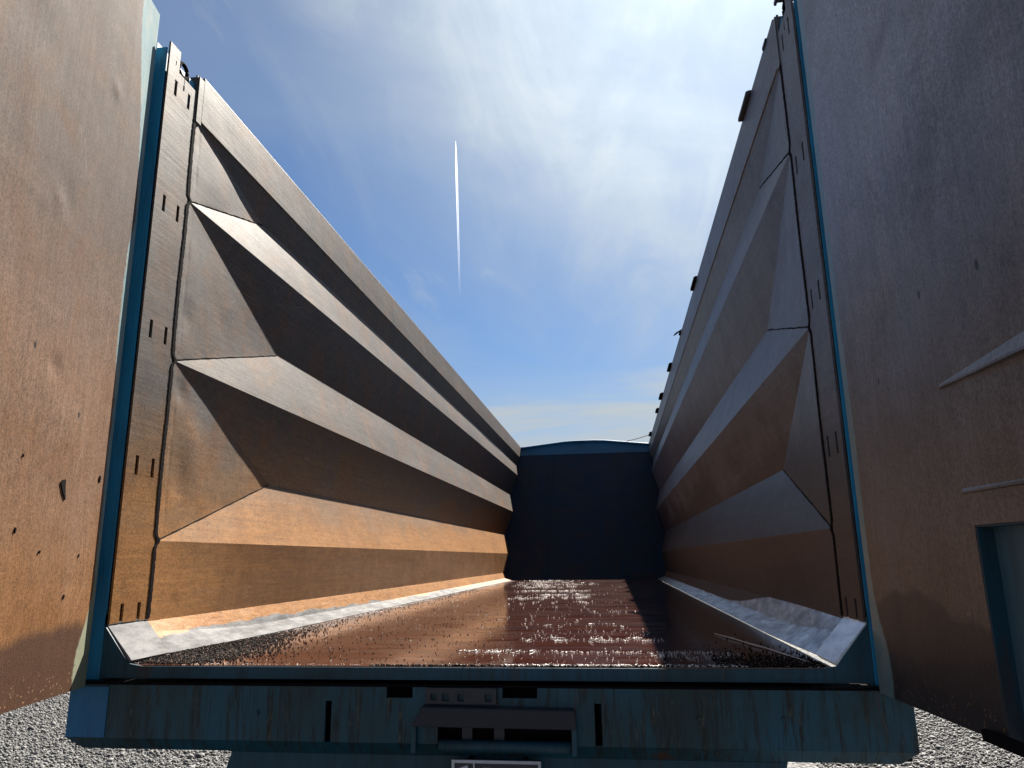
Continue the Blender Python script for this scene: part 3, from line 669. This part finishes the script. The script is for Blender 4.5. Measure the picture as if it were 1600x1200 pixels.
# ------------------------------------------------------------------ doors (parts of the trailer, hinged at the rear posts)
def door(s):
    if s < 0: loc, tdir, mat = (-1.2266, -0.0487), (0.186, -0.983), M['doorL']
    else: loc, tdir, mat = (1.2078, -0.0423), (0.082, -0.997), M['doorR']
    ang = math.atan2(tdir[1], tdir[0]); o_s = 1 if s < 0 else -1      # inner face is +y on the left door, -y on the right
    D = under(empty('rear_door', (loc[0], loc[1], 0), ang))
    D['label'] = ('sunlit rusty left rear door swung open' if s < 0 else 'shaded rusty right rear door with a blue grain hatch')
    Z0, Z1, Wd = -0.06, 2.465, 1.21
    inn = lambda u, w: (u, -o_s * w)
    if s < 0:
        nx, nz = 90, 150
    else:
        nx, nz = 90, 150
    us = np.linspace(0, Wd, nx + 1); zs = np.linspace(Z0, Z1, nz + 1)
    hole = None if s < 0 else (0.605, 1.02, Z0, 0.378)
    if hole:
        us = np.sort(np.append(us, [0.605, 1.02])); zs = np.sort(np.append(zs, 0.378)); nx += 2; nz += 1
    UU, ZZ = np.meshgrid(us, zs, indexing='ij'); u = UU.ravel(); z = ZZ.ravel()
    P3 = np.stack([u, np.zeros_like(u), z], 1)
    win = np.clip(np.sin(PI * np.clip(u / Wd, 0, 1)) * 4, 0, 1) * np.clip(np.sin(PI * np.clip((z - Z0) / (Z1 - Z0), 0, 1)) * 4, 0, 1)
    h = 0.0022 * fnoise(P3, 5 + s, 2.2) * win
    if s < 0:
        for (cu_, cz_, r_, d_) in ((0.40, 0.90, 0.035, -0.006), (0.49, 1.40, 0.03, 0.004), (0.45, 1.43, 0.05, -0.003), (0.56, 2.2, 0.07, 0.003), (0.33, 0.75, 0.09, 0.003), (0.70, 1.85, 0.1, -0.004), (0.25, 1.95, 0.03, 0.004)):
            h += d_ * np.exp(-(((u - cu_) ** 2 + (z - cz_) ** 2) / r_ ** 2))
        # diagonal cross-breaks pressed into the sheet
        for (ua, za, ub, zb) in ((0.90, 1.40, 0.30, 1.33), (0.62, 1.06, 0.28, 1.04)):
            tx = ub - ua; tz_ = zb - za; Lg = math.hypot(tx, tz_); dd = ((u - ua) * tz_ - (z - za) * tx) / Lg
            al = ((u - ua) * tx + (z - za) * tz_) / Lg ** 2
            h += 0.0009 * np.exp(-(dd / 0.010) ** 2) * np.clip(np.minimum(al, 1 - al) * 5, 0, 1)
    else:
        for (cu_, cz_, r_, d_) in ((0.55, 1.3, 0.2, 0.006), (0.35, 0.9, 0.12, -0.005), (0.5, 2.0, 0.2, 0.006)):
            h += d_ * np.exp(-(((u - cu_) ** 2 + (z - cz_) ** 2) / r_ ** 2))
    h *= win
    Vf = np.stack([u, o_s * h, z], 1); Vb = np.stack([u, np.full_like(u, -o_s * 0.05), z], 1)
    n_ = len(Vf); ix = lambda i, j: i * (nz + 1) + j; F = []
    ok = {}
    for i in range(nx):
        for j in range(nz):
            cu_ = (us[i] + us[i + 1]) / 2; cz_ = (zs[j] + zs[j + 1]) / 2
            ok[i, j] = not (hole and hole[0] < cu_ < hole[1] and cz_ < hole[3])
    for (i, j), a in ok.items():
        if not a: continue
        q = (ix(i, j), ix(i + 1, j), ix(i + 1, j + 1), ix(i, j + 1)); F.append(q); F.append(tuple(n_ + x for x in reversed(q)))
        for e, (di, dj) in zip(((0, 1), (1, 2), (2, 3), (3, 0)), ((0, -1), (1, 0), (0, 1), (-1, 0))):
            if not ok.get((i + di, j + dj), False): F.append((q[e[0]], n_ + q[e[0]], n_ + q[e[1]], q[e[1]]))
    me = bpy.data.meshes.new('door_sheet'); me.from_pydata(np.vstack([Vf, Vb]).tolist(), [], F)
    bm = bmesh.new(); bm.from_mesh(me); bmesh.ops.recalc_face_normals(bm, faces=bm.faces)
    bmesh.ops.delete(bm, geom=[v for v in bm.verts if not v.link_faces], context='VERTS'); bm.to_mesh(me); bm.free()
    for p in me.polygons: p.use_smooth = True
    o = link('door_sheet', me, mat, D); o.modifiers.new('split', 'EDGE_SPLIT').split_angle = math.radians(35)
    # outer frame tubes and hinges on the outside
    def obox(nm, u0, u1, w0, w1, z0, z1, mt, bv=0.003, lab=None):
        y0, y1 = sorted((-o_s * w0, -o_s * w1)); return MB().box(u0, u1, y0, y1, z0, z1).build(nm, mt, D, lab, bevel=bv)
    obox('door_frame', 0.0, 0.07, 0.0505, 0.11, Z0, Z1, M['blue']); obox('door_frame', Wd - 0.07, Wd, 0.0505, 0.11, Z0, Z1, M['blue'])
    for z_ in (0.7, 1.5, 2.36): obox('door_frame', 0.0705, Wd - 0.0705, 0.0505, 0.10, z_, z_ + 0.08, M['blue'])
    for z_ in (0.25, 1.05, 1.85): obox('door_hinge', -0.03, 0.10, 0.1105, 0.135, z_, z_ + 0.12, M['blue'])
    if s > 0:
        # pressed ledges over the hatch
        def ledge(z0, hgt, dep, u0, u1):
            mb = MB(); b_ = [(u0, 0.004, z0), (u0 + 0.01, -0.006, z0 + 0.002), (u0 + 0.01, -0.006, z0 + 0.006), (u0, 0.004, z0 + 0.02)]
            c_ = [(u1, 0.004, z0), (u1, -dep - 0.005, z0 + 0.003), (u1, -dep - 0.004, z0 + 0.010), (u1, 0.004, z0 + hgt)]
            mb.V = b_ + c_; mb.F = [(0, 1, 2, 3), (7, 6, 5, 4)] + [(i, (i + 1) % 4, 4 + (i + 1) % 4, 4 + i) for i in range(4)]
            return mb.build('pressed_ledge', mat, D)
        ledge(0.690, 0.075, 0.020, 0.545, 1.18); ledge(0.446, 0.016, 0.007, 0.575, 1.18)
        # hatch: box with blue sides and sliding panel
        Hh = MB()
        Hh.box(0.6055, 0.6115, 0.0, 0.0495, Z0, 0.372)
        H = Hh.build('hatch_cheek', M['sill'], D)
        P = MB().box(0.612, 1.019, 0.034, 0.0395, Z0 + 0.002, 0.3765).build('hatch_slide', M['hatch'], D)
        P = MB().box(0.612, 1.019, 0.0, 0.0335, 0.3735, 0.377).build('hatch_head', M['sill'], D)
        P = MB().box(0.55, 1.20, -0.022, -0.006, -0.062, -0.040).build('hatch_sill', M['dark'], D)
    else:
        spots = [(0.277, 0.552, 0.022, 0.050), (0.201, 0.227, 0.010, 0.018), (0.49, 0.415, 0.008, 0.02), (0.50, 0.62, 0.006, 0.014), (0.14, 0.35, 0.006, 0.012), (0.36, 0.36, 0.008, 0.012), (0.06, 0.60, 0.009, 0.03)]
        for (u0, z0, r_, hh_) in spots:
            if r_ > 0.02:
                MB().poly([(0.270, 0.0005, 0.578), (0.287, 0.0005, 0.574), (0.296, 0.0005, 0.566), (0.289, 0.0005, 0.556), (0.283, 0.0005, 0.545), (0.276, 0.0005, 0.535), (0.259, 0.0005, 0.516), (0.264, 0.0005, 0.540), (0.268, 0.0005, 0.556)][::-1], (0, 0.0032, 0)).build('dark_chip', M['dark'], D); continue
            r_ *= 0.55; hh_ *= 0.8
            n_ = 14; P = []
            for j in range(n_):
                a = 2 * PI * j / n_; rr = random.uniform(0.7, 1.15)
                P.append((u0 + r_ * rr * math.cos(a) * (1 + 0.6 * math.sin(a)) * 0.7, 0.0005, z0 + hh_ * 0.5 * rr * math.sin(a)))
            MB().poly(P, (0, 0.0032, 0)).build('dark_chip', M['dark'], D)
    return D
door(-1); door(1)

# ------------------------------------------------------------------ grit lying on the floor
def band(n_, x0, x1, yc, ys, smin, smax, xp=None):
    n_ = int(n_ * 0.62)
    x = RNG.uniform(x0, x1, n_) if xp is None else x0 + (x1 - x0) * RNG.beta(xp[0], xp[1], n_)
    y = RNG.normal(yc, ys, n_)
    if xp is not None:      # glint grains gather in little clumps
        kc = max(6, n_ // 14); cx = x0 + (x1 - x0) * RNG.beta(xp[0], xp[1], kc); cy = RNG.normal(yc, ys, kc); pick = RNG.integers(0, kc, n_); m_ = RNG.random(n_) < 0.7
        x = np.where(m_, cx[pick] + RNG.normal(0, (x1 - x0) * 0.018, n_), x); y = np.where(m_, cy[pick] + RNG.normal(0, ys * 0.3, n_), y)
    sz = smin + (smax - smin) * RNG.random(n_) ** 2.2
    return x, y, sz * 0.85
X_, Y_, S_ = [], [], []
def addb(*a, **k_):
    x, y, s_ = band(*a, **k_); X_.append(x); Y_.append(y); S_.append(s_)
addb(420, 0.02, 0.68, 0.76, 0.045, 0.0016, 0.0042, xp=(2, 1.6))
addb(160, 0.10, 0.62, 0.98, 0.12, 0.0014, 0.0036)
addb(330, -0.10, 0.40, 0.36, 0.024, 0.0016, 0.0040, xp=(1.5, 2))
addb(240, 0.30, 0.80, 0.34, 0.016, 0.0014, 0.0036)
addb(520, 0.60, 1.0, 0.25, 0.07, 0.0010, 0.0024, xp=(1, 2))
addb(120, 0.0, 0.8, 0.16, 0.06, 0.0012, 0.0028)
addb(2600, 0.12, 0.86, 0.012, 0.012, 0.0010, 0.0030)
addb(400, -0.9, 0.14, 0.012, 0.014, 0.0008, 0.0022)
for yc, x0, x1, n_, sg in ((1.45, -0.1, 0.55, 90, 0.1), (1.9, -0.3, 0.6, 60, 0.25), (2.6, -0.3, 0.6, 90, 0.3), (3.35, -0.35, 0.5, 130, 0.15),
                           (4.05, -0.45, 0.28, 420, 0.10), (4.55, -0.3, 0.28, 340, 0.06), (5.35, -0.5, 0.35, 520, 0.08), (6.4, -0.7, 0.1, 420, 0.15),
                           (7.2, -0.8, 0.3, 600, 0.20), (8.1, -0.9, -0.1, 420, 0.2), (8.9, -0.9, 0.0, 300, 0.15)):
    addb(n_, x0, x1, yc, sg, 0.0020, 0.0052 if yc < 3.6 else 0.0075, xp=(1.3, 1.5))
addb(420, -1.02, 0.55, 3.5, 2.4, 0.0016, 0.0042)
addb(260, -1.06, -0.35, 2.0, 1.3, 0.0012, 0.0032)
x = np.concatenate(X_); y = np.abs(np.concatenate(Y_)); s_ = np.concatenate(S_)
ok = (y < 9.2) & (np.abs(x) < 1.08); x, y, s_ = x[ok], y[ok], s_[ok]
P = np.stack([x, y, s_ * 0.45 + 0.0012], 1)
tag(scatter('glint_grit', P, s_, M['pale'], 'ico', 0.8), 'grit strewn over the wet trailer floor, sun glints as near-white grains', kind='stuff')
X_, Y_, S_ = [], [], []
n_ = 8000
yy = RNG.gamma(2.0, 0.20, n_); xx = -1.10 + np.abs(RNG.normal(0.0, 0.10 + 0.0 * yy, n_)) + 0.0 * yy
xx = np.where(yy < 0.5, -1.10 + np.abs(RNG.normal(0, 0.14, n_)), -1.09 + np.abs(RNG.normal(0, 0.11, n_)))
X_.append(xx); Y_.append(yy); S_.append(RNG.uniform(0.0010, 0.0038, n_))
n_ = 800; X_.append(-1.09 + RNG.gamma(1.5, 0.05, n_)); Y_.append(RNG.uniform(0.6, 6.0, n_)); S_.append(RNG.uniform(0.001, 0.0035, n_))
n_ = 900; X_.append(RNG.uniform(-1.0, 0.2, n_)); Y_.append(RNG.gamma(1.5, 0.8, n_)); S_.append(RNG.uniform(0.001, 0.003, n_))
n_ = 1800; X_.append(RNG.uniform(0.78, 1.09, n_)); Y_.append(RNG.gamma(1.5, 0.10, n_)); S_.append(RNG.uniform(0.001, 0.0032, n_))
n_ = 700; X_.append(RNG.uniform(-0.3, 0.9, n_)); Y_.append(RNG.normal(0.004, 0.006, n_)); S_.append(RNG.uniform(0.001, 0.004, n_))
x = np.concatenate(X_); y = np.abs(np.concatenate(Y_)); s_ = np.concatenate(S_)
ok = (y < 9) & (np.abs(x) < 1.10); x, y, s_ = x[ok], y[ok], s_[ok]
pile = 0.012 * np.exp(-((x + 1.06) / 0.08) ** 2) * np.exp(-((y - 0.4) / 0.4) ** 2) * RNG.uniform(0, 1, len(x))
P = np.stack([x, y, s_ * 0.4 + 0.001 + pile], 1)
tag(scatter('dark_grit', P, s_, M['darkgrit'], 'ico', 0.8), 'dark crumbs and grit heaped in the rear left corner of the floor', kind='stuff')

# scraps of torn film at the foot of the right flare
mb = MB()
pts = [(1.06 - 0.022 * q + random.uniform(-.004, .004), 0.10 + 0.11 * q, 0.003 + random.uniform(0, .004)) for q in range(9)]
mb.tube(pts, [0.001, 0.002, 0.0028, 0.002, 0.0032, 0.0018, 0.0026, 0.002, 0.001], 6)
tag(mb.build('torn_strap', M['bare']), 'crumpled grey strip of torn strap along the right foot of the wall', 'strap')

# cord from the front cap to the right rail
pts = []
a, b_ = Vector(fw(0.80, 2.44, -0.03)), Vector((1.235, 10.40, 2.392))
for q in np.linspace(0, 1, 16):
    p = a.lerp(b_, q); p.z -= 0.03 * math.sin(PI * q) * 0.3; pts.append(tuple(p))
tag(MB().tube(pts, 0.006, 6).build('cord', M['rope'], smooth=True), 'thin dark cord tied from the front wall to the right top rail', 'cord')

# ------------------------------------------------------------------ contrail high in the sky
k = new_mat('contrail_vapour')
gz = k.n('ShaderNodeAttribute', attribute_name='tone').outputs['Fac']
al = k.math('MULTIPLY', gz, k.math('ADD', 0.55, k.math('MULTIPLY', k.noise(k.oc, 0.012, 4, 0.6), 0.5)), clamp=True)
tr = k.n('ShaderNodeBsdfTransparent').outputs[0]
tl_ = k.n('ShaderNodeBsdfTranslucent', {'Color': (1, 1, 1, 1)}).outputs[0]; df = k.n('ShaderNodeBsdfDiffuse', {'Color': (1, 1, 1, 1)}).outputs[0]
mx = k.n('ShaderNodeMixShader', {0: 0.35, 1: tl_, 2: df}).outputs[0]
k.L.new(k.n('ShaderNodeMixShader', {0: al, 1: tr, 2: mx}).outputs[0], k.out.inputs[0])
ra, rb = Vector((-0.179, 0.834, 0.523)), Vector((-0.191, 0.922, 0.338))
H = 1500.0
A_ = Vector((0.49, -2.38, 0.3)) + ra * (H / ra.z); B_ = Vector((0.49, -2.38, 0.3)) + rb * (H / rb.z)
side_ = (B_ - A_).cross(Vector((0, 0, 1))).normalized()
mb = MB(); tones = []
for sg in (-1, 1):
    pts = []; rad = []
    for i, q in enumerate(np.linspace(0, 1, 60)):
        sp = (0.7 + 2.1 * min(1, q * 6)) ; pts.append(tuple(A_.lerp(B_, q) + side_ * sg * sp + Vector((0, 0, math.sin(q * 40) * 0.4))))
        rad.append(0.4 + 1.5 * min(1.0, q * 12) * (1 - 0.35 * q))
        tones += [0.60 * (1 - q) ** 1.5 * min(1, 0.6 + q * 20)] * 8
    mb.tube(pts, rad, 8)
me = bpy.data.meshes.new('contrail'); me.from_pydata(mb.V, [], mb.F)
for p in me.polygons: p.use_smooth = True
at = me.attributes.new('tone', 'FLOAT', 'POINT'); at.data.foreach_set('value', tones)
tag(link('contrail', me, k.mt), 'thin white double vapour trail standing upright in the blue sky', 'contrail')
